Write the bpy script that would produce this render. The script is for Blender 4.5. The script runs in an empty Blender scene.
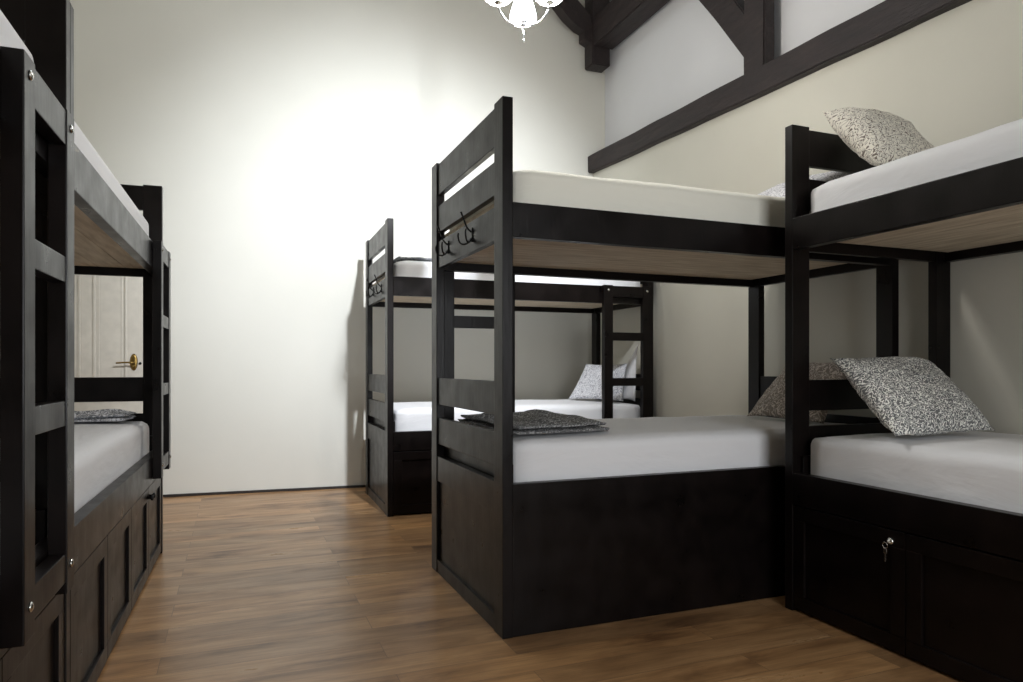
import bpy, bmesh, math, random
from mathutils import Vector, Matrix, noise
R = math.radians
random.seed(7)
scene = bpy.context.scene
col = scene.collection

# ------------------------------------------------------------------ materials
def new_mat(name):
    m = bpy.data.materials.new(name); m.use_nodes = True
    nt = m.node_tree; nt.nodes.clear()
    out = nt.nodes.new('ShaderNodeOutputMaterial')
    b = nt.nodes.new('ShaderNodeBsdfPrincipled')
    nt.links.new(b.outputs[0], out.inputs[0])
    return m, nt, b
def node(nt, t, **kw):
    n = nt.nodes.new(t)
    for k, v in kw.items():
        if k in n.inputs.keys(): n.inputs[k].default_value = v
        else: setattr(n, k, v)
    return n
def coords(nt, scale=(1, 1, 1), rot=(0, 0, 0), kind='Object'):
    tc = nt.nodes.new('ShaderNodeTexCoord'); mp = nt.nodes.new('ShaderNodeMapping')
    nt.links.new(tc.outputs[kind], mp.inputs[0])
    mp.inputs['Scale'].default_value = scale; mp.inputs['Rotation'].default_value = rot
    return mp.outputs[0]
def ramp(nt, src, stops):
    r = nt.nodes.new('ShaderNodeValToRGB'); nt.links.new(src, r.inputs[0])
    el = r.color_ramp.elements
    while len(el) < len(stops): el.new(0.5)
    for e, (p, c) in zip(el, stops):
        e.position = p; e.color = (*c, 1) if len(c) == 3 else c
    return r.outputs[0]
def mixc(nt, fac, a, b, mode='MIX'):
    m = nt.nodes.new('ShaderNodeMix'); m.data_type = 'RGBA'; m.blend_type = mode
    for sock, v in ((m.inputs[0], fac), (m.inputs[6], a), (m.inputs[7], b)):
        if hasattr(v, 'links') or isinstance(v, bpy.types.NodeSocket): nt.links.new(v, sock)
        elif isinstance(v, (int, float)): sock.default_value = v
        else: sock.default_value = (*v, 1)
    return m.outputs[2]
def bump(nt, b, src, strength, dist=0.01):
    n = nt.nodes.new('ShaderNodeBump'); n.inputs['Strength'].default_value = strength
    n.inputs['Distance'].default_value = dist
    nt.links.new(src, n.inputs['Height']); nt.links.new(n.outputs[0], b.inputs['Normal'])

def dark_wood():
    m, nt, b = new_mat('dark_stained_wood')
    v = coords(nt, (3, 3, 3))
    n1 = node(nt, 'ShaderNodeTexNoise', Scale=3.0, Detail=6.0); nt.links.new(v, n1.inputs[0])
    v2 = coords(nt, (22, 22, 3))
    n2 = node(nt, 'ShaderNodeTexNoise', Scale=3.0, Detail=4.0); nt.links.new(v2, n2.inputs[0])
    c = ramp(nt, n1.outputs[0], [(.3, (.0028, .0019, .0017)), (.7, (.0065, .0040, .0035))])
    nt.links.new(c, b.inputs['Base Color'])
    r = ramp(nt, n1.outputs[0], [(.3, (.27,)*3), (.75, (.40,)*3)])
    nt.links.new(r, b.inputs['Roughness'])
    b.inputs['Specular IOR Level'].default_value = .22
    bump(nt, b, n2.outputs[0], .12, .004)
    return m
def beam_wood():
    m, nt, b = new_mat('old_beam_wood')
    v = coords(nt, (6, 1.2, 6))
    n1 = node(nt, 'ShaderNodeTexNoise', Scale=3.0, Detail=9.0, Roughness=.65); nt.links.new(v, n1.inputs[0])
    c = ramp(nt, n1.outputs[0], [(.3, (.009, .006, .006)), (.55, (.020, .012, .0115)), (.75, (.038, .025, .022))])
    nt.links.new(c, b.inputs['Base Color']); b.inputs['Roughness'].default_value = .62
    bump(nt, b, n1.outputs[0], .7, .02)
    return m
def pale_wood():
    m, nt, b = new_mat('raw_pine_boards')
    v = coords(nt, (1.5, 14, 14))
    n1 = node(nt, 'ShaderNodeTexNoise', Scale=2.5, Detail=6.0); nt.links.new(v, n1.inputs[0])
    c = ramp(nt, n1.outputs[0], [(.3, (.50, .40, .28)), (.6, (.70, .60, .46)), (.8, (.78, .69, .55))])
    nt.links.new(c, b.inputs['Base Color']); b.inputs['Roughness'].default_value = .7
    return m
def plaster(name, c1, c2, sc=1.2):
    m, nt, b = new_mat(name)
    v = coords(nt)
    n1 = node(nt, 'ShaderNodeTexNoise', Scale=sc, Detail=3.0); nt.links.new(v, n1.inputs[0])
    n2 = node(nt, 'ShaderNodeTexNoise', Scale=40.0, Detail=5.0); nt.links.new(v, n2.inputs[0])
    nt.links.new(ramp(nt, n1.outputs[0], [(.3, c1), (.7, c2)]), b.inputs['Base Color'])
    b.inputs['Roughness'].default_value = .75
    bump(nt, b, n2.outputs[0], .10, .004)
    return m
def floor_mat():
    m, nt, b = new_mat('laminate_floor')
    v = coords(nt)
    br = node(nt, 'ShaderNodeTexBrick', Scale=1.0)
    br.offset = .37; br.offset_frequency = 2
    for k, val in (('Brick Width', 1.25), ('Row Height', .155), ('Mortar Size', .0012), ('Mortar Smooth', .2), ('Bias', 0.0)):
        br.inputs[k].default_value = val
    br.inputs['Color1'].default_value = (0, 0, 0, 1); br.inputs['Color2'].default_value = (1, 1, 1, 1)
    br.inputs['Mortar'].default_value = (.5, .5, .5, 1)
    nt.links.new(v, br.inputs[0])
    # shift the grain from plank to plank
    comb = node(nt, 'ShaderNodeVectorMath', operation='MULTIPLY_ADD')
    nt.links.new(br.outputs['Color'], comb.inputs[0]); comb.inputs[1].default_value = (7, 3, 5)
    nt.links.new(v, comb.inputs[2])
    mp = node(nt, 'ShaderNodeMapping'); mp.inputs['Scale'].default_value = (1.3, 5.5, 1); nt.links.new(comb.outputs[0], mp.inputs[0])
    n1 = node(nt, 'ShaderNodeTexNoise', Scale=1.4, Detail=7.0, Roughness=.6, Distortion=.5); nt.links.new(mp.outputs[0], n1.inputs[0])
    mp2 = node(nt, 'ShaderNodeMapping'); mp2.inputs['Scale'].default_value = (3, 60, 1); nt.links.new(comb.outputs[0], mp2.inputs[0])
    n2 = node(nt, 'ShaderNodeTexNoise', Scale=1.5, Detail=5.0); nt.links.new(mp2.outputs[0], n2.inputs[0])
    base = ramp(nt, n1.outputs[0], [(.30, (.16, .08, .036)), (.44, (.37, .205, .092)), (.6, (.52, .305, .145)), (.82, (.62, .395, .205))])
    fine = ramp(nt, n2.outputs[0], [(.3, (.80,)*3), (.7, (1.08,)*3)])
    c = mixc(nt, 1.0, base, fine, 'MULTIPLY')
    tone = ramp(nt, br.outputs['Color'], [(0, (.78, .78, .80)), (1, (1.12, 1.08, 1.02))])
    c = mixc(nt, 1.0, c, tone, 'MULTIPLY')
    c = mixc(nt, br.outputs['Fac'], c, (.16, .09, .045))
    nt.links.new(c, b.inputs['Base Color'])
    r = ramp(nt, n1.outputs[0], [(.3, (.36,)*3), (.7, (.27,)*3)])
    nt.links.new(r, b.inputs['Roughness']); b.inputs['Specular IOR Level'].default_value = .5
    inv = node(nt, 'ShaderNodeMath', operation='SUBTRACT'); inv.inputs[0].default_value = 1
    nt.links.new(br.outputs['Fac'], inv.inputs[1])
    bump(nt, b, inv.outputs[0], .3, .002)
    return m
def sheet_mat(name, colr):
    m, nt, b = new_mat(name)
    v = coords(nt, (1.2, 3.2, 3.0))
    n1 = node(nt, 'ShaderNodeTexNoise', Scale=2.2, Detail=4.0, Distortion=.8); nt.links.new(v, n1.inputs[0])
    b.inputs['Base Color'].default_value = (*colr, 1); b.inputs['Roughness'].default_value = .85
    b.inputs['Sheen Weight'].default_value = .15
    bump(nt, b, n1.outputs[0], .28, .03)
    return m
def squiggle(name, ground, ink, scale, width, mult=3.2):
    m, nt, b = new_mat(name)
    v = coords(nt, (1, 1, 1), kind='UV')
    n1 = node(nt, 'ShaderNodeTexNoise', Scale=scale, Detail=0.0, Distortion=.6); nt.links.new(v, n1.inputs[0])
    mm = node(nt, 'ShaderNodeMath', operation='MULTIPLY'); mm.inputs[1].default_value = mult; nt.links.new(n1.outputs[0], mm.inputs[0])
    fr = node(nt, 'ShaderNodeMath', operation='FRACT'); nt.links.new(mm.outputs[0], fr.inputs[0])
    su = node(nt, 'ShaderNodeMath', operation='SUBTRACT'); su.inputs[1].default_value = .5; nt.links.new(fr.outputs[0], su.inputs[0])
    ab = node(nt, 'ShaderNodeMath', operation='ABSOLUTE'); nt.links.new(su.outputs[0], ab.inputs[0])
    c = ramp(nt, ab.outputs[0], [(width, ink), (width + .07, ground)])
    nt.links.new(c, b.inputs['Base Color']); b.inputs['Roughness'].default_value = .9
    vb = coords(nt, (2, 2, 2)); n2 = node(nt, 'ShaderNodeTexNoise', Scale=3.0, Detail=3.0); nt.links.new(vb, n2.inputs[0])
    bump(nt, b, n2.outputs[0], .5, .03)
    return m
def simple(name, c, rough=.5, metal=0.0):
    m, nt, b = new_mat(name)
    v = coords(nt, (8, 8, 8)); n1 = node(nt, 'ShaderNodeTexNoise', Scale=2.0, Detail=2.0); nt.links.new(v, n1.inputs[0])
    nt.links.new(ramp(nt, n1.outputs[0], [(.3, tuple(x*.94 for x in c)), (.7, tuple(min(1, x*1.04) for x in c))]), b.inputs['Base Color'])
    b.inputs['Roughness'].default_value = rough; b.inputs['Metallic'].default_value = metal
    return m
def emit(name, c, s):
    m, nt, b = new_mat(name)
    b.inputs['Base Color'].default_value = (.8, .8, .8, 1)
    b.inputs['Emission Color'].default_value = (*c, 1); b.inputs['Emission Strength'].default_value = s
    return m

WOOD = dark_wood(); BEAM = beam_wood(); PINE = pale_wood()
WALL = plaster('cream_plaster', (.60, .58, .50), (.64, .62, .54))
WALLB = plaster('back_wall_plaster', (.64, .625, .56), (.69, .675, .61), .8)
WALLU = plaster('grey_white_plaster', (.66, .66, .67), (.70, .70, .71))
CEIL = plaster('ceiling_paint', (.5, .5, .48), (.54, .54, .52))
FLOOR = floor_mat()
SHEET = sheet_mat('white_cotton_sheet', (.82, .82, .83))
SHEETU = sheet_mat('cream_cotton_sheet', (.84, .82, .72))
PILB = squiggle('grey_squiggle_cotton', (.15, .15, .15), (.88, .88, .82), 32, .16)
PILW = squiggle('brown_squiggle_cotton', (.84, .80, .70), (.16, .125, .10), 34, .10)
PILG = squiggle('pale_squiggle_cotton', (.72, .72, .74), (.34, .34, .38), 22, .12)
PILT = squiggle('taupe_squiggle_cotton', (.28, .24, .21), (.68, .62, .56), 20, .14)
THROW = squiggle('charcoal_squiggle_weave', (.11, .11, .11), (.48, .48, .48), 24, .11)
THROWL = squiggle('silver_squiggle_weave', (.22, .23, .25), (.72, .73, .76), 24, .2)
IRON = simple('black_iron', (.012, .012, .012), .35, .6)
STEEL = simple('bright_steel', (.65, .65, .62), .25, 1)
BRASS = simple('old_brass', (.33, .22, .07), .3, 1)
CHROME = simple('chrome', (.7, .7, .72), .15, 1)
CREAM = simple('cream_door_paint', (.66, .62, .54), .45)
SKIRT = simple('dark_skirting', (.02, .015, .013), .5)
SHADE = emit('lit_frosted_glass', (1.0, .955, .90), 80)
FILLPANE = emit('fill_pane_glow', (.82, .90, 1.0), 1.0)  # glowing pane of the added fill lights

# ------------------------------------------------------------------ mesh helpers
class MB:
    def __init__(s): s.bm = bmesh.new()
    def box(s, x0, x1, y0, y1, z0, z1, bev=.003, M=None):
        t = bmesh.new(); bmesh.ops.create_cube(t, size=1)
        for v in t.verts: v.co = Vector(((v.co.x+.5)*(x1-x0)+x0, (v.co.y+.5)*(y1-y0)+y0, (v.co.z+.5)*(z1-z0)+z0))
        if bev: bmesh.ops.bevel(t, geom=t.edges[:], offset=bev, segments=2, affect='EDGES', profile=.6)
        s._add(t, M); return s
    def _add(s, t, M=None):
        if M is not None: bmesh.ops.transform(t, matrix=M, verts=t.verts)
        me = bpy.data.meshes.new('tmp'); t.to_mesh(me); t.free(); s.bm.from_mesh(me); bpy.data.meshes.remove(me)
    def hexa(s, pts, bev=.004, sub=0, jit=0, seed=0):
        """8 corners: 4 bottom then 4 top (both counter-clockwise)"""
        t = bmesh.new(); vs = [t.verts.new(p) for p in pts]
        for f in ((0, 3, 2, 1), (4, 5, 6, 7), (0, 1, 5, 4), (1, 2, 6, 5), (2, 3, 7, 6), (3, 0, 4, 7)): t.faces.new([vs[i] for i in f])
        bmesh.ops.recalc_face_normals(t, faces=t.faces[:])
        if bev: bmesh.ops.bevel(t, geom=t.edges[:], offset=bev, segments=2, affect='EDGES')
        if sub:
            for _ in range(sub):
                es = [e for e in t.edges if e.calc_length() > .14]
                if not es: break
                bmesh.ops.subdivide_edges(t, edges=es, cuts=1, use_grid_fill=True)
            bmesh.ops.triangulate(t, faces=[f for f in t.faces if len(f.verts) > 4])
            for v in t.verts:
                p = v.co*2.3 + Vector((seed, 0, 0)); v.co += Vector((noise.noise(p), noise.noise(p+Vector((9, 0, 0))), noise.noise(p+Vector((0, 9, 0)))))*jit
        s._add(t); return s
    def lathe(s, prof, c=(0, 0, 0), seg=20, M=None):
        t = bmesh.new(); rings = []
        for r, z in prof:
            if r < 1e-5: rings.append([t.verts.new((0, 0, z))])
            else: rings.append([t.verts.new((r*math.cos(2*math.pi*i/seg), r*math.sin(2*math.pi*i/seg), z)) for i in range(seg)])
        for a, b in zip(rings, rings[1:]):
            for i in range(seg):
                j = (i+1) % seg
                if len(a) == 1 and len(b) > 1: t.faces.new((a[0], b[i], b[j]))
                elif len(b) == 1 and len(a) > 1: t.faces.new((a[i], a[j], b[0]))
                elif len(a) > 1: t.faces.new((a[i], a[j], b[j], b[i]))
        bmesh.ops.recalc_face_normals(t, faces=t.faces[:])
        for f in t.faces: f.smooth = True
        s._add(t, Matrix.Translation(c) @ (M or Matrix())); return s
    def tube(s, pts, r, seg=8, r2=None):
        pts = [Vector(p) for p in pts]; t = bmesh.new(); rings = []; n = len(pts)
        up = Vector((0, 0, 1))
        for i, p in enumerate(pts):
            d = (pts[min(i+1, n-1)]-pts[max(i-1, 0)]).normalized()
            a = d.cross(up if abs(d.z) < .95 else Vector((1, 0, 0))).normalized(); b_ = d.cross(a).normalized()
            rr = r if r2 is None else r+(r2-r)*i/(n-1)
            rings.append([t.verts.new(p+(a*math.cos(2*math.pi*k/seg)+b_*math.sin(2*math.pi*k/seg))*rr) for k in range(seg)])
        for a, b_ in zip(rings, rings[1:]):
            for i in range(seg):
                j = (i+1) % seg; t.faces.new((a[i], a[j], b_[j], b_[i]))
        t.faces.new(rings[0][::-1]); t.faces.new(rings[-1])
        bmesh.ops.recalc_face_normals(t, faces=t.faces[:])
        for f in t.faces: f.smooth = True
        s._add(t); return s
    def build(s, name, mat, parent=None, loc=None):
        me = bpy.data.meshes.new(name); s.bm.to_mesh(me); s.bm.free(); me.materials.append(mat)
        o = bpy.data.objects.new(name, me); col.objects.link(o)
        if parent: o.parent = parent
        if loc: o.location = loc
        return o
def spline(pts, n=6):
    pts = [Vector(p) for p in pts]; out = []
    P = [2*pts[0]-pts[1]] + pts + [2*pts[-1]-pts[-2]]
    for i in range(1, len(P)-2):
        for k in range(n):
            t = k/n; a, b, c, d = P[i-1], P[i], P[i+1], P[i+2]
            out.append(.5*((2*b)+(-a+c)*t+(2*a-5*b+4*c-d)*t*t+(-a+3*b-3*c+d)*t**3))
    out.append(pts[-1]); return out
def tag(o, label, cat, group=None):
    o['label'] = label; o['category'] = cat
    group = group or {'bunk bed': 'dark wooden bunk beds', 'mattress': 'sheeted mattresses on the bunks', 'pillow': 'pillows on the bunks', 'blanket': 'folded patterned blankets'}.get(cat)
    if group: o['group'] = group
    return o
def thing(name, label, cat, loc, rz=0, group=None):
    o = bpy.data.objects.new(name, None); col.objects.link(o); o.empty_display_size = .1
    o.location = loc; o.rotation_euler = (0, 0, rz); return tag(o, label, cat, group)
def struct(o): o['kind'] = 'structure'; return o
def bxo(name, mat, x0, x1, y0, y1, z0, z1, parent=None, bev=.003):
    return MB().box(x0, x1, y0, y1, z0, z1, bev).build(name, mat, parent)

# ------------------------------------------------------------------ camera
f_px, hy, yaw = 694.99, 367.48, 21.678
CAM = Vector((-.9919, -2.5912, 1.086))
cd = bpy.data.cameras.new('camera'); cam = bpy.data.objects.new('camera', cd); col.objects.link(cam)
cd.sensor_width = 36; cd.lens = f_px/1023*36; cd.shift_y = (hy-341)/1023
cam.location = CAM; cam.rotation_euler = (R(90), 0, R(-yaw)); cd.clip_start = .02
scene.camera = cam

# ------------------------------------------------------------------ room
XL, XR, XRU = -2.56, 2.345, 2.475
YF, ZC = -4.3, 5.2
BW = R(-4.5)
def yb(x): return 3.83-math.tan(R(4.5))*(x+.75)
struct(bxo('floor', FLOOR, XL-.2, XR+.5, YF-.2, 4.3, -.1, 0, bev=0))
struct(bxo('ceiling', CEIL, XL-.2, XR+.5, YF-.2, 4.3, ZC, ZC+.1, bev=0))
struct(bxo('wall_left', WALL, XL-.15, XL, YF, 4.25, 0, ZC, bev=0))
struct(bxo('wall_front', WALL, XL-.15, XR+.4, YF-.15, YF, 0, ZC, bev=0))
w = MB(); w.box(XL-.3, 3.0, 0, .15, 0, ZC, 0)
o = struct(w.build('wall_back', WALLB)); o.location = (0, yb(0), 0); o.rotation_euler = (0, 0, BW)
# right wall: thicker below the long beam, set back and greyer above it
w = MB(); w.hexa([(XR, YF, 0), (XR+.4, YF, 0), (XR+.4, 3.7, 0), (XR, 3.7, 0), (XR, YF, 2.75), (XR+.4, YF, 2.75), (XR+.4, 3.7, 3.10), (XR, 3.7, 3.10)], 0)
struct(w.build('wall_right', WALL))
struct(bxo('wall_right_upper', WALLU, XRU, XRU+.3, YF, 3.7, 2.6, ZC, bev=0))
w = MB(); w.box(-1.62, 2.35, -.012, 0, .0, .022, .002)
o = struct(w.build('baseboard_back', SKIRT)); o.location = (0, yb(0), 0); o.rotation_euler = (0, 0, BW)

# timber frame on the right wall (part of the building)
def slope_beam(y): return 3.03-.040*(3.65-y), 3.20-.034*(3.65-y)
m = MB(); y0, y1 = -4.2, 3.585
a0, b0 = slope_beam(y0); a1, b1 = slope_beam(y1)
m.hexa([(2.283, y0, a0), (2.48, y0, a0), (2.48, y1, a1), (2.283, y1, a1), (2.283, y0, b0), (2.48, y0, b0), (2.48, y1, b1), (2.283, y1, b1)], .008, 7, .007)
struct(m.build('trim_1', BEAM))
m = MB(); m.hexa([(2.315, 1.125, 3.10), (2.41, 1.125, 3.10), (2.41, 1.335, 3.10), (2.315, 1.335, 3.10), (2.315, 1.125, ZC), (2.41, 1.125, ZC), (2.41, 1.335, ZC), (2.315, 1.335, ZC)], .01, 4, .008, 3)
struct(m.build('trim_2', BEAM))
m = MB()   # diagonal brace leaning away from the post
m.hexa([(2.33, 1.22, 3.41), (2.44, 1.22, 3.41), (2.44, 1.335, 3.25), (2.33, 1.335, 3.25), (2.33, 2.28, 4.87), (2.44, 2.28, 4.87), (2.44, 2.50, 4.74), (2.33, 2.50, 4.74)], .008, 4, .008, 5)
struct(m.build('trim_3', BEAM))
m = MB()   # hanging post in the far corner
m.hexa([(2.20, 3.33, 4.01), (2.395, 3.33, 4.01), (2.395, 3.5, 4.01), (2.20, 3.5, 4.01), (2.20, 3.33, ZC), (2.395, 3.33, ZC), (2.395, 3.5, ZC), (2.20, 3.5, ZC)], .01, 4, .006, 8)
struct(m.build('trim_4', BEAM))
m = MB()   # wall plate running towards the camera
m.hexa([(2.215, -4.2, 4.18), (2.43, -4.2, 4.18), (2.43, 3.35, 4.18), (2.215, 3.35, 4.18), (2.215, -4.2, 4.46), (2.43, -4.2, 4.46), (2.43, 3.35, 4.46), (2.215, 3.35, 4.46)], .01, 7, .008, 11)
struct(m.build('trim_5', BEAM))
m = MB()   # strut rising to the left with a notched foot
pr = [(2.22, 4.21), (2.13, 4.25), (2.13, 4.33), (2.07, 4.35), (1.95, 4.43), (1.83, 4.55), (1.35, 5.15), (1.60, 5.15), (1.98, 4.67), (2.22, 4.47)]
t = bmesh.new(); A = [t.verts.new((x, 3.36, z)) for x, z in pr]; B = [t.verts.new((x, 3.48, z)) for x, z in pr]
t.faces.new(A); t.faces.new(B[::-1])
for i in range(len(pr)): j = (i+1) % len(pr); t.faces.new((A[i], B[i], B[j], A[j]))
bmesh.ops.recalc_face_normals(t, faces=t.faces[:]); m._add(t)
struct(m.build('trim_6', BEAM))

# door in the back wall, seen through the left bunk
door = struct(bpy.data.objects.new('door_1', None)); col.objects.link(door)
door.location = (-1.70, yb(-1.70)-.005, 0); door.rotation_euler = (0, 0, BW)
m = MB(); W_, H_ = .82, 2.02
m.box(-W_, 0, -.03, .0, 0.005, H_, .003)
def frame(m, x0, x1, z0, z1, y, t=.014, d=.010):
    for (a, b, c, e) in ((x0, x1, z0, z0+t), (x0, x1, z1-t, z1), (x0, x0+t, z0+t, z1-t), (x1-t, x1, z0+t, z1-t)): m.box(a, b, y-d, y, c, e, .003)
for (x0, x1) in ((-.36, -.115), (-.72, -.45)):
    for z0, z1 in ((.82, 1.92), (.14, .72)):
        frame(m, x0, x1, z0, z1, -.03, .016, .012); frame(m, x0+.035, x1-.035, z0+.035, z1-.035, -.03, .008, .006)
m.build('door_leaf', CREAM, door)
m = MB(); m.box(-W_-.11, -W_-.01, -.035, 0, 0, H_+.11, .006).box(.01, .035, -.02, 0, 0, H_+.03, .004).box(-W_-.11, .035, -.034, 0, H_+.012, H_+.11, .006)
m.build('door_frame', CREAM, door)
m = MB()
m.lathe([(0, -.004), (.026, -.004), (.03, .003), (.022, .008), (0, .010)], (0, 0, 0), 20, Matrix.Rotation(R(90), 4, 'X') @ Matrix.Scale(2.3, 4, (0, 1, 0)))
m.tube([(0, 0, -.005), (0, -.05, -.005)], .008)
m.tube(spline([(0, -.048, -.005), (-.05, -.055, -.003), (-.12, -.05, -.008)]), .007)
m.lathe([(0, -.002), (.01, 0), (.012, .01), (0, .016)], (0, -.008, -.035), 12, Matrix.Rotation(R(90), 4, 'X'))
m.build('door_handle', BRASS, door, (-.065, -.032, 1.13))
m = MB(); m.lathe([(0, 0), (.011, 0), (.010, .006), (0, .007)], (0, 0, 0), 12, Matrix.Rotation(R(90), 4, 'X')); m.build('keyhole_cover', IRON, door, (-.018, -.031, 1.12))

# ------------------------------------------------------------------ bunks
H = 2.172; T = .045; PW = .10; L0 = 2.187
BOARDS = ((2.0, 2.162), (1.80, 1.94), (1.612, 1.752), (.89, 1.03), (.68, .82))
def door_mesh(w, h, fr=.062):
    m = MB()
    m.box(0, w, .004, .022, 0, fr, .002).box(0, w, .004, .022, h-fr, h, .002)
    m.box(0, fr, .004, .022, fr, h-fr, .002).box(w-fr, w, .004, .022, fr, h-fr, .002)
    m.box(fr-.004, w-fr+.004, .016, .022, fr-.004, h-fr+.004, 0)
    return m
def bolt(parent, p, axis='y'):
    m = MB(); M = Matrix.Rotation(R(90), 4, 'X') if axis == 'y' else Matrix.Rotation(R(-90), 4, 'Y')
    m.lathe([(0, 0), (.011, 0), (.011, .003), (.006, .006), (0, .006)], (0, 0, 0), 12, M)
    return m.build('bolt', STEEL, parent, p)
def hook(parent, y, z):
    m = MB()     # double coat hook projecting from the foot board
    m.box(-.006, 0, -.012, .012, -.03, .035, .002)
    m.tube(spline([(-.004, 0, .015), (-.025, 0, .035), (-.038, .004, .07), (-.050, .006, .10)]), .0042)
    for s in (-1, 1):
        m.tube(spline([(-.004, 0, -.01), (-.022, s*.018, -.035), (-.042, s*.045, -.03), (-.05, s*.055, .0), (-.048, s*.056, .018)]), .0042)
    m.lathe([(0, -.006), (.006, 0), (0, .006)], (-.051, .006, .102), 10)
    return m.build('coat_hook', IRON, parent, (.009, y, z))
def bunk(name, label, loc, rz, W=1.06, L=L0, H=H, front='doors', back='doors', ladder=None, inset=.06, hooks=(), knobs=None, lock=False):
    t = thing(name, label, 'bunk bed', loc, rz, None)
    for e in (0, 1):
        def X(a, b): return (a, b) if e == 0 else (L-b, L-a)
        x0, x1 = X(0, T)
        for s in (0, 1):
            y0, y1 = (0, PW) if s == 0 else (W-PW, W)
            bxo('post', WOOD, x0, x1, y0, y1, 0, H, t)
        x0, x1 = X(.008, T-.008)
        for z0, z1 in BOARDS: bxo('end_board', WOOD, x0, x1, PW-.002, W-PW+.002, z0, min(z1, H-.006), t)
        m = MB(); a, b = X(.004, T-.006)
        m.box(a, b, PW-.002, W-PW+.002, .485, .616, .002).box(a, b, PW-.002, W-PW+.002, 0, .068, .002)
        a, b = X(.016, T-.012); m.box(a, b, PW-.002, W-PW+.002, .06, .49, 0)
        m.build('end_panel', WOOD, t)
        a, b = X(T, T+.02); bxo('ledger', WOOD, a, b, T, W-T, .56, .69, t); bxo('platform_cleat', PINE, a, b, PW+.01, W-T, 1.66, 1.795, t)
    for s, kind in ((0, front), (1, back)):
        y0, y1 = (0, T) if s == 0 else (W-T, W)
        bxo('side_rail', WOOD, T, L-T, y0, y1, 1.612, 1.752, t)
        if kind == 'plain':
            bxo('side_panel', WOOD, T, L-T, y0+.003, y1-.003, 0, .616, t)
        else:
            bxo('side_rail', WOOD, T, L-T, y0, y1, .476, .616, t)
            n = 4; g = .004; dw = (L-2*T)/n
            for k in range(n):
                if s == 1 and kind == 'doors':   # far side: doors as seen from the gap
                    d = door_mesh(dw-g, .455).build('cupboard_door', WOOD, t); d.location = (T+k*dw+dw-g/2, W, .014); d.rotation_euler = (0, 0, math.pi)
                else:
                    d = door_mesh(dw-g, .455).build('cupboard_door', WOOD, t); d.location = (T+k*dw+g/2, 0, .014)
                if s == 0 and knobs and k in knobs:
                    kx = dw-.035 if k % 2 == 0 else .035
                    m = MB(); m.lathe([(0, 0), (.007, 0), (.006, .012), (.014, .018), (.014, .026), (0, .03)], (0, 0, 0), 12, Matrix.Rotation(R(90), 4, 'X'))
                    m.build('knob', IRON, d, (kx, .004, .41))
                if s == 0 and lock and k == 0:
                    m = MB(); m.lathe([(0, 0), (.0135, 0), (.0135, .006), (.010, .010), (0, .010)], (0, 0, 0), 16, Matrix.Rotation(R(90), 4, 'X'))
                    m.box(-.002, .002, -.022, -.008, -.007, .007, .001)
                    m.build('lock', STEEL, d, (dw-.062, .004, .413))
                    m = MB(); m.tube([Vector((0, 0, 0)) + Vector((.011*math.cos(a_/16*6.283), 0, .011*math.sin(a_/16*6.283))) for a_ in range(17)], .0016, 6)
                    m.box(-.008, .008, -.0015, .0015, -.030, -.012, .001).box(-.003, .003, -.001, .001, -.062, -.028, .0005)
                    m.box(.002, .006, -.001, .001, -.056, -.050, 0).box(.002, .005, -.001, .001, -.046, -.042, 0)
                    m.build('key', STEEL, d, (dw-.072, -.016, .397))
    # platforms: raw boards laid side by side
    for zt in (1.675, .56):
        m = MB(); y = T+.002; k = 0
        wd = (W-2*T-.004)/7
        for k in range(7): m.box(T+.022, L-T-.022, y+k*wd+.0015, y+(k+1)*wd-.0015, zt-.02, zt, .0015)
        m.build('mattress_platform', PINE, t)
    for s, kind in ((0, front), (1, back)):          # plinth closing the cupboard floor
        y = T+.005 if s == 0 else W-T-.025
    if ladder:
        side, end = ladder
        lw = .44; x0 = inset if end == 0 else L-inset-lw; y0, y1 = (-T, -.001) if side == 0 else (W+.001, W+T)
        m = MB(); m.box(x0, x0+.08, y0, y1, .50, 1.755, .003).box(x0+lw-.08, x0+lw, y0, y1, .50, 1.755, .003)
        ld = m.build('ladder', WOOD, t)
        for z0, z1 in ((1.66, 1.75), (1.305, 1.372), (.935, 1.0), (.53, .605)):
            bxo('rung', WOOD, x0+.078, x0+lw-.078, y0+.003, y1-.003, z0, z1, ld)
        if side == 0:
            for xx in (x0+.04, x0+lw-.04):
                for zz in (1.715, .57): bolt(ld, (xx, y0, zz))
    for y, z in hooks: hook(t, y, z)
    return t
def place(t, x, y, z=0):
    M = Matrix.Translation(t.location) @ Matrix.Rotation(t.rotation_euler.z, 4, 'Z'); return M @ Vector((x, y, z))

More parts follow.
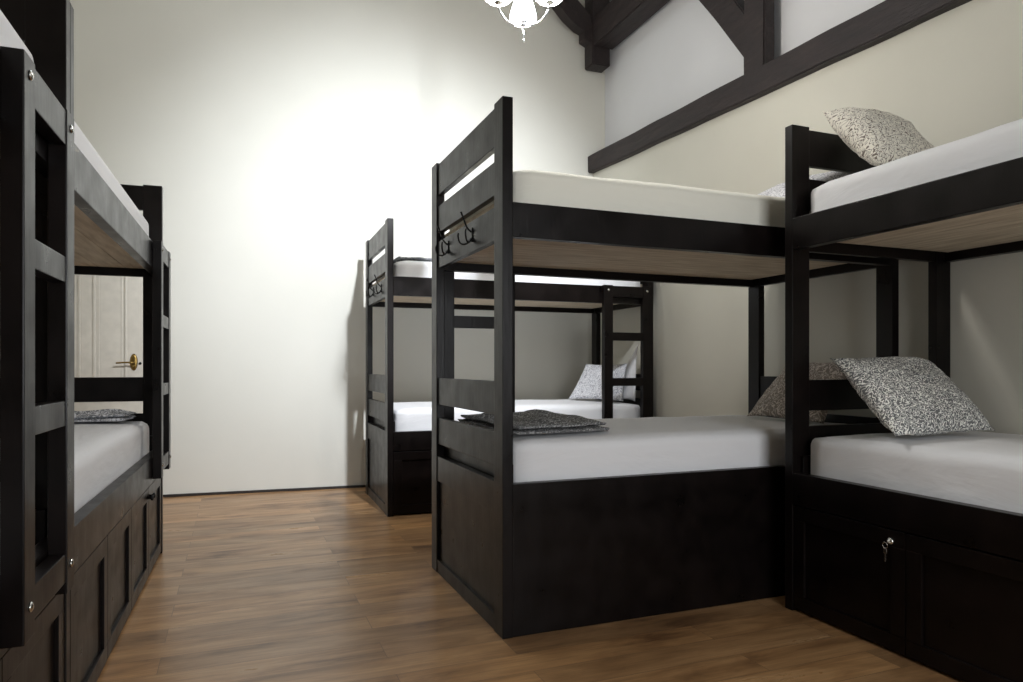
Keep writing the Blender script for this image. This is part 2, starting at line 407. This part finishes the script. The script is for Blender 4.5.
def mattress(t, label, z, top, W=1.06, L=L0, mat=SHEET, seed=0, puff=.012, group=None):
    x0, x1, y0, y1 = T+.028, L-T-.028, T+.004, W-T-.004
    bm = bmesh.new(); bmesh.ops.create_cube(bm, size=1)
    hx, hy_, hz = (x1-x0)/2, (y1-y0)/2, (top-z)/2
    bmesh.ops.subdivide_edges(bm, edges=bm.edges[:], cuts=23, use_grid_fill=True)
    r = .045
    for v in bm.verts:
        p = Vector((v.co.x*2*hx, v.co.y*2*hy_, v.co.z*2*hz))
        # concentrate loops near the edges
        c = Vector([max(-h+r, min(h-r, q)) for q, h in zip(p, (hx, hy_, hz))])
        d = p-c
        if d.length > 1e-6:
            d.normalize(); q = c+d*r
            p = q
        n = noise.noise(Vector((p.x*2.2+seed*3, p.y*2.6, p.z*2)))+.5*noise.noise(Vector((p.x*6, p.y*5+seed, p.z*9)))
        bell = (1-(p.x/hx)**4)*(1-(p.y/hy_)**4)
        if p.z > 0: p.z += n*.006+puff*max(0, bell)
        if abs(p.y) > hy_-.03 and p.z > -hz+.03: p.y -= math.copysign(1, p.y)*(.004+.004*n)*1
        v.co = p
    for f in bm.faces: f.smooth = True
    me = bpy.data.meshes.new('mattress'); bm.to_mesh(me); bm.free(); me.materials.append(mat)
    o = bpy.data.objects.new('mattress', me); col.objects.link(o)
    o.location = place(t, (x0+x1)/2, (y0+y1)/2, (z+top)/2); o.rotation_euler = (0, 0, t.rotation_euler.z)
    tag(o, label, 'mattress', group); return o

def pillow(corners, label, mat, th=.11, seed=0, n=26, name='pillow', pinch=.07, wr=.010):
    """corners: bottom-left, bottom-right, top-right, top-left (world)"""
    A, B_, C_, D_ = [Vector(c) for c in corners]; ctr = (A+B_+C_+D_)/4
    nrm = (B_-A).cross(D_-A).normalized()
    me = bpy.data.meshes.new(name); bm = bmesh.new(); uvl = bm.loops.layers.uv.new('UVMap'); grid = {}
    size = ((B_-A).length, (D_-A).length)
    for side in (1, -1):
        for i in range(n+1):
            for j in range(n+1):
                if side == -1 and (i in (0, n) or j in (0, n)): grid[(side, i, j)] = grid[(1, i, j)]; continue
                u, v = i/n*2-1, j/n*2-1
                uu = u*(1-pinch*(1-v*v)*abs(u)**2) if True else u; vv = v*(1-pinch*(1-u*u)*abs(v)**2)
                s, t_ = (uu+1)/2, (vv+1)/2
                P = A*(1-s)*(1-t_)+B_*s*(1-t_)+C_*s*t_+D_*(1-s)*t_
                e = max(0, (1-abs(u)**2.6))*max(0, (1-abs(v)**2.6))
                k = e**.55
                w = noise.noise(Vector((u*1.5+seed*5, v*1.5, side*3)))*.012*e**.3 + noise.noise(Vector((u*4+seed, v*5, side*2)))*wr*e**.25
                P = P+nrm*side*(th/2*k)+nrm*w
                P += nrm*noise.noise(Vector((u*1.2+seed, v*1.2, 7)))*.012
                grid[(side, i, j)] = bm.verts.new(P-ctr)
    for side in (1, -1):
        for i in range(n):
            for j in range(n):
                q = [(i, j), (i+1, j), (i+1, j+1), (i, j+1)]
                if side == -1: q = q[::-1]
                f = bm.faces.new([grid[(side, *k)] for k in q]); f.smooth = True
                for lp, k in zip(f.loops, q): lp[uvl].uv = (k[0]/n*size[0]*2+(3 if side < 0 else 0), k[1]/n*size[1]*2)
    # sewn seam round the edge
    bm.to_mesh(me); bm.free(); me.materials.append(mat)
    o = bpy.data.objects.new(name, me); col.objects.link(o); o.location = ctr
    tag(o, label, 'pillow'); return o

def throw(quad, z, label, mat, layers=2, th=.016, seed=0, n=30, cat='blanket', wob=.012):
    """folded cloth: stacked soft layers over a quad footprint"""
    A, B_, C_, D_ = [Vector((*q, 0)) for q in quad]; ctr = (A+B_+C_+D_)/4; ctr.z = z
    bm = bmesh.new(); uvl = bm.loops.layers.uv.new('UVMap'); size = ((B_-A).length, (D_-A).length)
    for l in range(layers):
        grid = {}
        sh = 1-.03*l
        for side in (1, -1):
            for i in range(n+1):
                for j in range(n+1):
                    if side == -1 and (i in (0, n) or j in (0, n)): grid[(side, i, j)] = grid[(1, i, j)]; continue
                    u, v = i/n, j/n; U, V = 2*u-1, 2*v-1; q_ = .07*(abs(U)*abs(V))**5; u, v = .5+.5*U*(1-q_), .5+.5*V*(1-q_)
                    P = A*(1-u)*(1-v)+B_*u*(1-v)+C_*u*v+D_*(1-u)*v
                    P = (P-Vector((ctr.x, ctr.y, 0)))*sh
                    e0 = min(u, 1-u, v, 1-v); rim = min(1, e0*9)**.5
                    P += Vector((noise.noise(Vector((u*3+seed+l, v*3, 1))), noise.noise(Vector((u*3, v*3+seed+l, 5))), 0))*.03*(1-min(1, e0*4))
                    wv = (noise.noise(Vector((u*3.2+seed, v*3.5, 0)))+.35)*wob*(l+1)
                    P.z = th*(l+.5) + side*th*.5*rim + (0 if (l == 0 and side < 0) else max(0, wv)*min(1, e0*8)) + (.004*math.sin(u*37+v*9) if side > 0 else 0)*rim
                    grid[(side, i, j)] = bm.verts.new(P)
        for side in (1, -1):
            for i in range(n):
                for j in range(n):
                    q = [(i, j), (i+1, j), (i+1, j+1), (i, j+1)]
                    if side == -1: q = q[::-1]
                    f = bm.faces.new([grid[(side, *k)] for k in q]); f.smooth = True
                    for lp, k in zip(f.loops, q): lp[uvl].uv = (k[0]/n*size[0]*2+l, k[1]/n*size[1]*2)
    me = bpy.data.meshes.new('folded_blanket'); bm.to_mesh(me); bm.free(); me.materials.append(mat)
    o = bpy.data.objects.new('folded_blanket', me); col.objects.link(o); o.location = ctr
    tag(o, label, cat); return o

ZT, ZB = 1.895, .782      # sheet heights
# centre bunk, its foot panel towards the aisle
C = bunk('bunk_bed', 'dark wooden bunk bed in the centre with a plain side panel and two coat hooks', (0, 0, 0), 0, 1.08, L0,
         front='plain', back='doors', ladder=(1, 0), inset=.05, hooks=((.79, 1.690), (.41, 1.685)))
mattress(C, 'upper mattress in cream sheet on the centre bunk bed', 1.676, ZT+.02, 1.08, mat=SHEETU, seed=1, puff=.02)
mattress(C, 'lower mattress in white sheet on the centre bunk bed, grey folded blanket on it', .561, ZB, 1.08, mat=SHEET, seed=2)
# back bunk
B = bunk('bunk_bed', 'dark wooden bunk bed standing against the back wall, ladder at its right end', (.035, 2.43, 0), R(-1.2), 1.04, 2.23,
         front='doors', back='plain', ladder=(0, 1), inset=.045, hooks=((.68, 1.70), (.30, 1.69)))
mattress(B, 'upper mattress in white sheet on the bunk bed by the back wall', 1.676, ZT-.01, 1.04, 2.23, seed=3)
mattress(B, 'lower mattress in white sheet on the bunk bed by the back wall', .561, ZB, 1.04, 2.23, seed=4)
# right bunk
D = bunk('bunk_bed', 'dark wooden bunk bed at the right with key in its cupboard door', (1.318, -.127, 0), R(-90), 1.015, 2.33,
         front='doors', back='plain', lock=True)
mattress(D, 'upper mattress in white sheet on the right bunk bed under the upright pillow', 1.676, ZT, 1.015, 2.33, seed=5, puff=.02)
mattress(D, 'lower mattress in white sheet on the right bunk bed beside the key', .561, ZB+.002, 1.015, 2.33, seed=6)
# left row of two bunks end to end
th_ = .0214
def rowpt(s): return (-1.43+s*math.sin(th_), s*math.cos(th_), 0)
A1 = bunk('bunk_bed', 'dark wooden bunk bed nearest at the left edge, its ladder in the foreground', rowpt(-.252-L0), R(90)-th_, 1.06, L0,
          front='doors', back='plain', ladder=(0, 1), inset=.165)
mattress(A1, 'upper mattress at the top left corner on the nearest left bunk bed', 1.676, ZT+.05, seed=7, puff=.02)
mattress(A1, 'lower mattress behind the ladder of the nearest left bunk bed', .561, ZB, seed=8)
A2 = bunk('bunk_bed', 'dark wooden bunk bed on the left further back, the door visible through it', rowpt(-.25), R(90)-th_, 1.06, L0+.04, 2.145,
          front='doors', back='plain', ladder=(0, 1), inset=.04, knobs=(2, 3))
mattress(A2, 'upper mattress in white sheet on the left bunk bed further back', 1.676, ZT+.03, L=L0+.04, seed=9, puff=.012)
mattress(A2, 'lower mattress in white sheet on the left bunk bed, in front of the door', .561, ZB, L=L0+.04, seed=10)

# pillows
pillow([(1.345, -.67, .822), (1.96, -.64, .822), (2.05, -.27, 1.125), (1.47, -.235, 1.13)], 'grey squiggle-patterned pillow leaning upright on the lower mattress of the right bunk', PILB, .15, 1)
pillow([(1.46, -.50, 1.925), (1.87, -.52, 1.925), (1.78, -.26, 2.23), (1.43, -.235, 2.225)], 'cream and brown squiggle-patterned pillow upright on the top mattress of the right bunk', PILW, .16, 2)
pillow([(1.80, .12, .80), (1.80, .70, .80), (2.05, .62, 1.12), (2.05, .14, 1.12)][::1], 'taupe patterned pillow leaning at the head of the lower centre mattress', PILT, .12, 3)
pillow([(1.66, .14, 1.965), (1.66, .66, 1.965), (2.05, .66, 2.13), (2.05, .14, 2.13)][::-1], 'pale patterned pillow lying on the upper mattress of the centre bunk', PILG, .12, 4)
pillow([(2.05, 2.50, .80), (1.78, 3.02, .80), (2.0, 3.08, 1.12), (2.12, 2.56, 1.12)], 'pale grey pillow seen through the ladder of the back bunk', PILG, .11, 5)

pillow([(2.16, 2.50, .80), (2.15, 2.9, .80), (2.18, 2.9, .92), (2.19, 2.50, 1.29)], 'white pillow behind the ladder at the right end of the back bunk', SHEET, .045, 6)

# blankets
throw([(.09, .09), (.60, .14), (.64, .90), (.09, .96)], ZB+.014, 'dark grey patterned blanket folded on the lower mattress of the centre bunk', THROW, 2, .022, 1, wob=.016)
pq = [place(A2, x, y) for x, y in ((1.75, .10), (2.10, .12), (2.10, .88), (1.75, .90))]
throw([(p.x, p.y) for p in pq], ZB+.021, 'silver grey patterned blanket folded at the far end of the left lower mattress', THROWL, 2, .018, 2)
pq = [place(B, x, y) for x, y in ((.10, .12), (.42, .12), (.42, .88), (.10, .88))]
throw([(p.x, p.y) for p in pq], ZT+.014, 'grey blanket folded on the top mattress of the back bunk', THROWL, 1, .014, 3, wob=.006)

# ------------------------------------------------------------------ chandelier
hub = Vector((.373, .675, 2.848))
ch = thing('chandelier', 'small three-armed chandelier with lit white glass shades hanging at the top', 'chandelier', hub, R(-yaw))
m = MB(); m.lathe([(0, -.085), (.004, -.08), (.006, -.066), (.003, -.055), (.003, -.03), (.008, -.024), (.013, -.005), (.017, .012), (.012, .02), (.008, .03), (.009, .07), (.016, .09), (.016, .11), (.006, .125), (.006, .30), (0, .30)], seg=16)
m.build('column', CHROME, ch)
m = MB(); m.lathe([(0, -.012), (.004, -.004), (.006, .004), (.002, .013), (0, .014)], seg=10); m.build('crystal_drop', CHROME, ch, (0, 0, -.10))
RR = .146
for k in range(3):
    a = R(90+120*k); d = Vector((math.cos(a), math.sin(a), 0))
    pts = spline([Vector((0, 0, -.015))+d*.01, Vector((0, 0, -.028))+d*.04, Vector((0, 0, -.02))+d*.10, Vector((0, 0, .02))+d*.138, Vector((0, 0, .055))+d*RR], 7)
    am = MB().tube(pts, .0045, 8).build('arm', CHROME, ch)
    p = d*RR
    MB().lathe([(0, .045), (.010, .047), (.022, .056), (.024, .06), (0, .062)], p, 16).build('cup', CHROME, am)
    s = MB().lathe([(.0, .060), (.030, .061), (.056, .068), (.070, .082), (.071, .095), (.064, .125), (.052, .165), (.045, .20), (.047, .215), (.043, .213), (.042, .20), (.049, .165), (.061, .125), (.067, .095), (.05, .075), (0, .068)], p, 28)
    s.build('glass_shade', SHADE, am)
    MB().lathe([(0, 0), (.009, .002), (.010, .05), (.007, .055), (0, .056)], p+Vector((0, 0, .062)), 10).build('candle_socket', CHROME, am)
MB().tube([(0, 0, .30), (0, 0, ZC-hub.z-.03)], .005).build('hanging_rod', CHROME, ch)
MB().lathe([(0, -.045), (.02, -.04), (.055, -.012), (.06, 0), (0, 0)], (0, 0, ZC-hub.z), 24).build('ceiling_rose', CHROME, ch)

# ------------------------------------------------------------------ added fill lights out of view
def area(name, loc, target, sx, sy, power, colr, spread=180):
    l = bpy.data.lights.new(name, 'AREA'); l.shape = 'RECTANGLE'; l.size = sx; l.size_y = sy; l.energy = power; l.color = colr; l.spread = R(spread)
    o = bpy.data.objects.new(name, l); col.objects.link(o); o.location = loc
    o.rotation_euler = (Vector(target)-Vector(loc)).to_track_quat('-Z', 'Y').to_euler(); return o
def fill_skylight(name, x0, x1, y0, y1, power, colr, spread=180):
    w = struct(bpy.data.objects.new(name, None)); col.objects.link(w); w.location = ((x0+x1)/2, (y0+y1)/2, ZC-.01)
    a, b = (x1-x0)/2, (y1-y0)/2
    m = MB(); t_ = .06
    m.box(-a-t_, a+t_, -b-t_, -b, -.05, 0).box(-a-t_, a+t_, b, b+t_, -.05, 0).box(-a-t_, -a, -b, b, -.05, 0).box(a, a+t_, -b, b, -.05, 0)
    m.build('fill_window_frame', WOOD, w)
    MB().box(-a, a, -b, b, -.012, -.004, 0).build('fill_window_pane', FILLPANE, w)
    area('fill_light', (w.location.x, w.location.y, ZC-.07), (w.location.x, w.location.y, 0), x1-x0, y1-y0, power, colr, spread)
fill_skylight('fill_window_1', -1.2, .2, 1.3, 2.5, 18, (.88, .94, 1.0))  # added overhead fill light, framed like a roof opening
# added fill behind the camera for the lower bunks, shaped as a tall window
w = struct(bpy.data.objects.new('fill_window_2', None)); col.objects.link(w); w.location = (.35, YF, 1.5)
m = MB()
for (a, b, c, d) in ((-.95, -.88, -.9, .9), (.88, .95, -.9, .9), (-.88, .88, -.9, -.83), (-.88, .88, .83, .9), (-.03, .03, -.83, .83), (-.88, .88, .28, .33)): m.box(a, b, .0, .05, c, d)
m.build('fill_window_frame', CREAM, w)
MB().box(-.88, .88, .012, .02, -.83, .83, 0).build('fill_window_pane', FILLPANE, w)
area('fill_light', (.35, YF+.08, 1.5), (.0, 4, 1.2), 1.7, 1.6, 30, (.95, .97, 1.0), 130)

# added wall washer above the frame, makes the bright patch on the back wall
def fill_spotlamp(loc, target, power, size, blend, colr, label):
    t = thing('fill_spotlight', label, 'fill lamp', loc)
    d = (Vector(target)-Vector(loc)); q = d.to_track_quat('-Z', 'Y')
    m = MB(); m.lathe([(.05, 0), (.055, .01), (.055, .12), (.03, .15), (0, .15), (0, .145), (.028, .145), (.050, .115), (.045, 0.0), (.05, 0)], (0, 0, 0), 20, q.to_matrix().to_4x4())
    m.build('fill_lamp_body', IRON, t)
    MB().tube([(0, 0, .1), (0, 0, ZC-loc[2])], .008).build('fill_lamp_stem', IRON, t)
    l = bpy.data.lights.new('fill_spot', 'SPOT'); l.energy = power; l.spot_size = R(size); l.spot_blend = blend; l.color = colr; l.shadow_soft_size = .05
    o = bpy.data.objects.new('fill_spot', l); col.objects.link(o); o.location = Vector(loc)+d.normalized()*.03; o.rotation_euler = q.to_euler()
fill_spotlamp((.25, -.5, 3.65), (.33, 3.75, 1.85), 950, 70, 1.0, (.88, .93, 1.0), 'added black lamp brightening the back wall from out of view')

wd = bpy.data.worlds.new('world'); scene.world = wd; wd.use_nodes = True
wd.node_tree.nodes['Background'].inputs[0].default_value = (.5, .55, .6, 1); wd.node_tree.nodes['Background'].inputs[1].default_value = .3
vs = scene.view_settings; vs.view_transform = 'Standard'; vs.look = 'None'; vs.gamma = 1; vs.exposure = .3; vs.use_curve_mapping = False
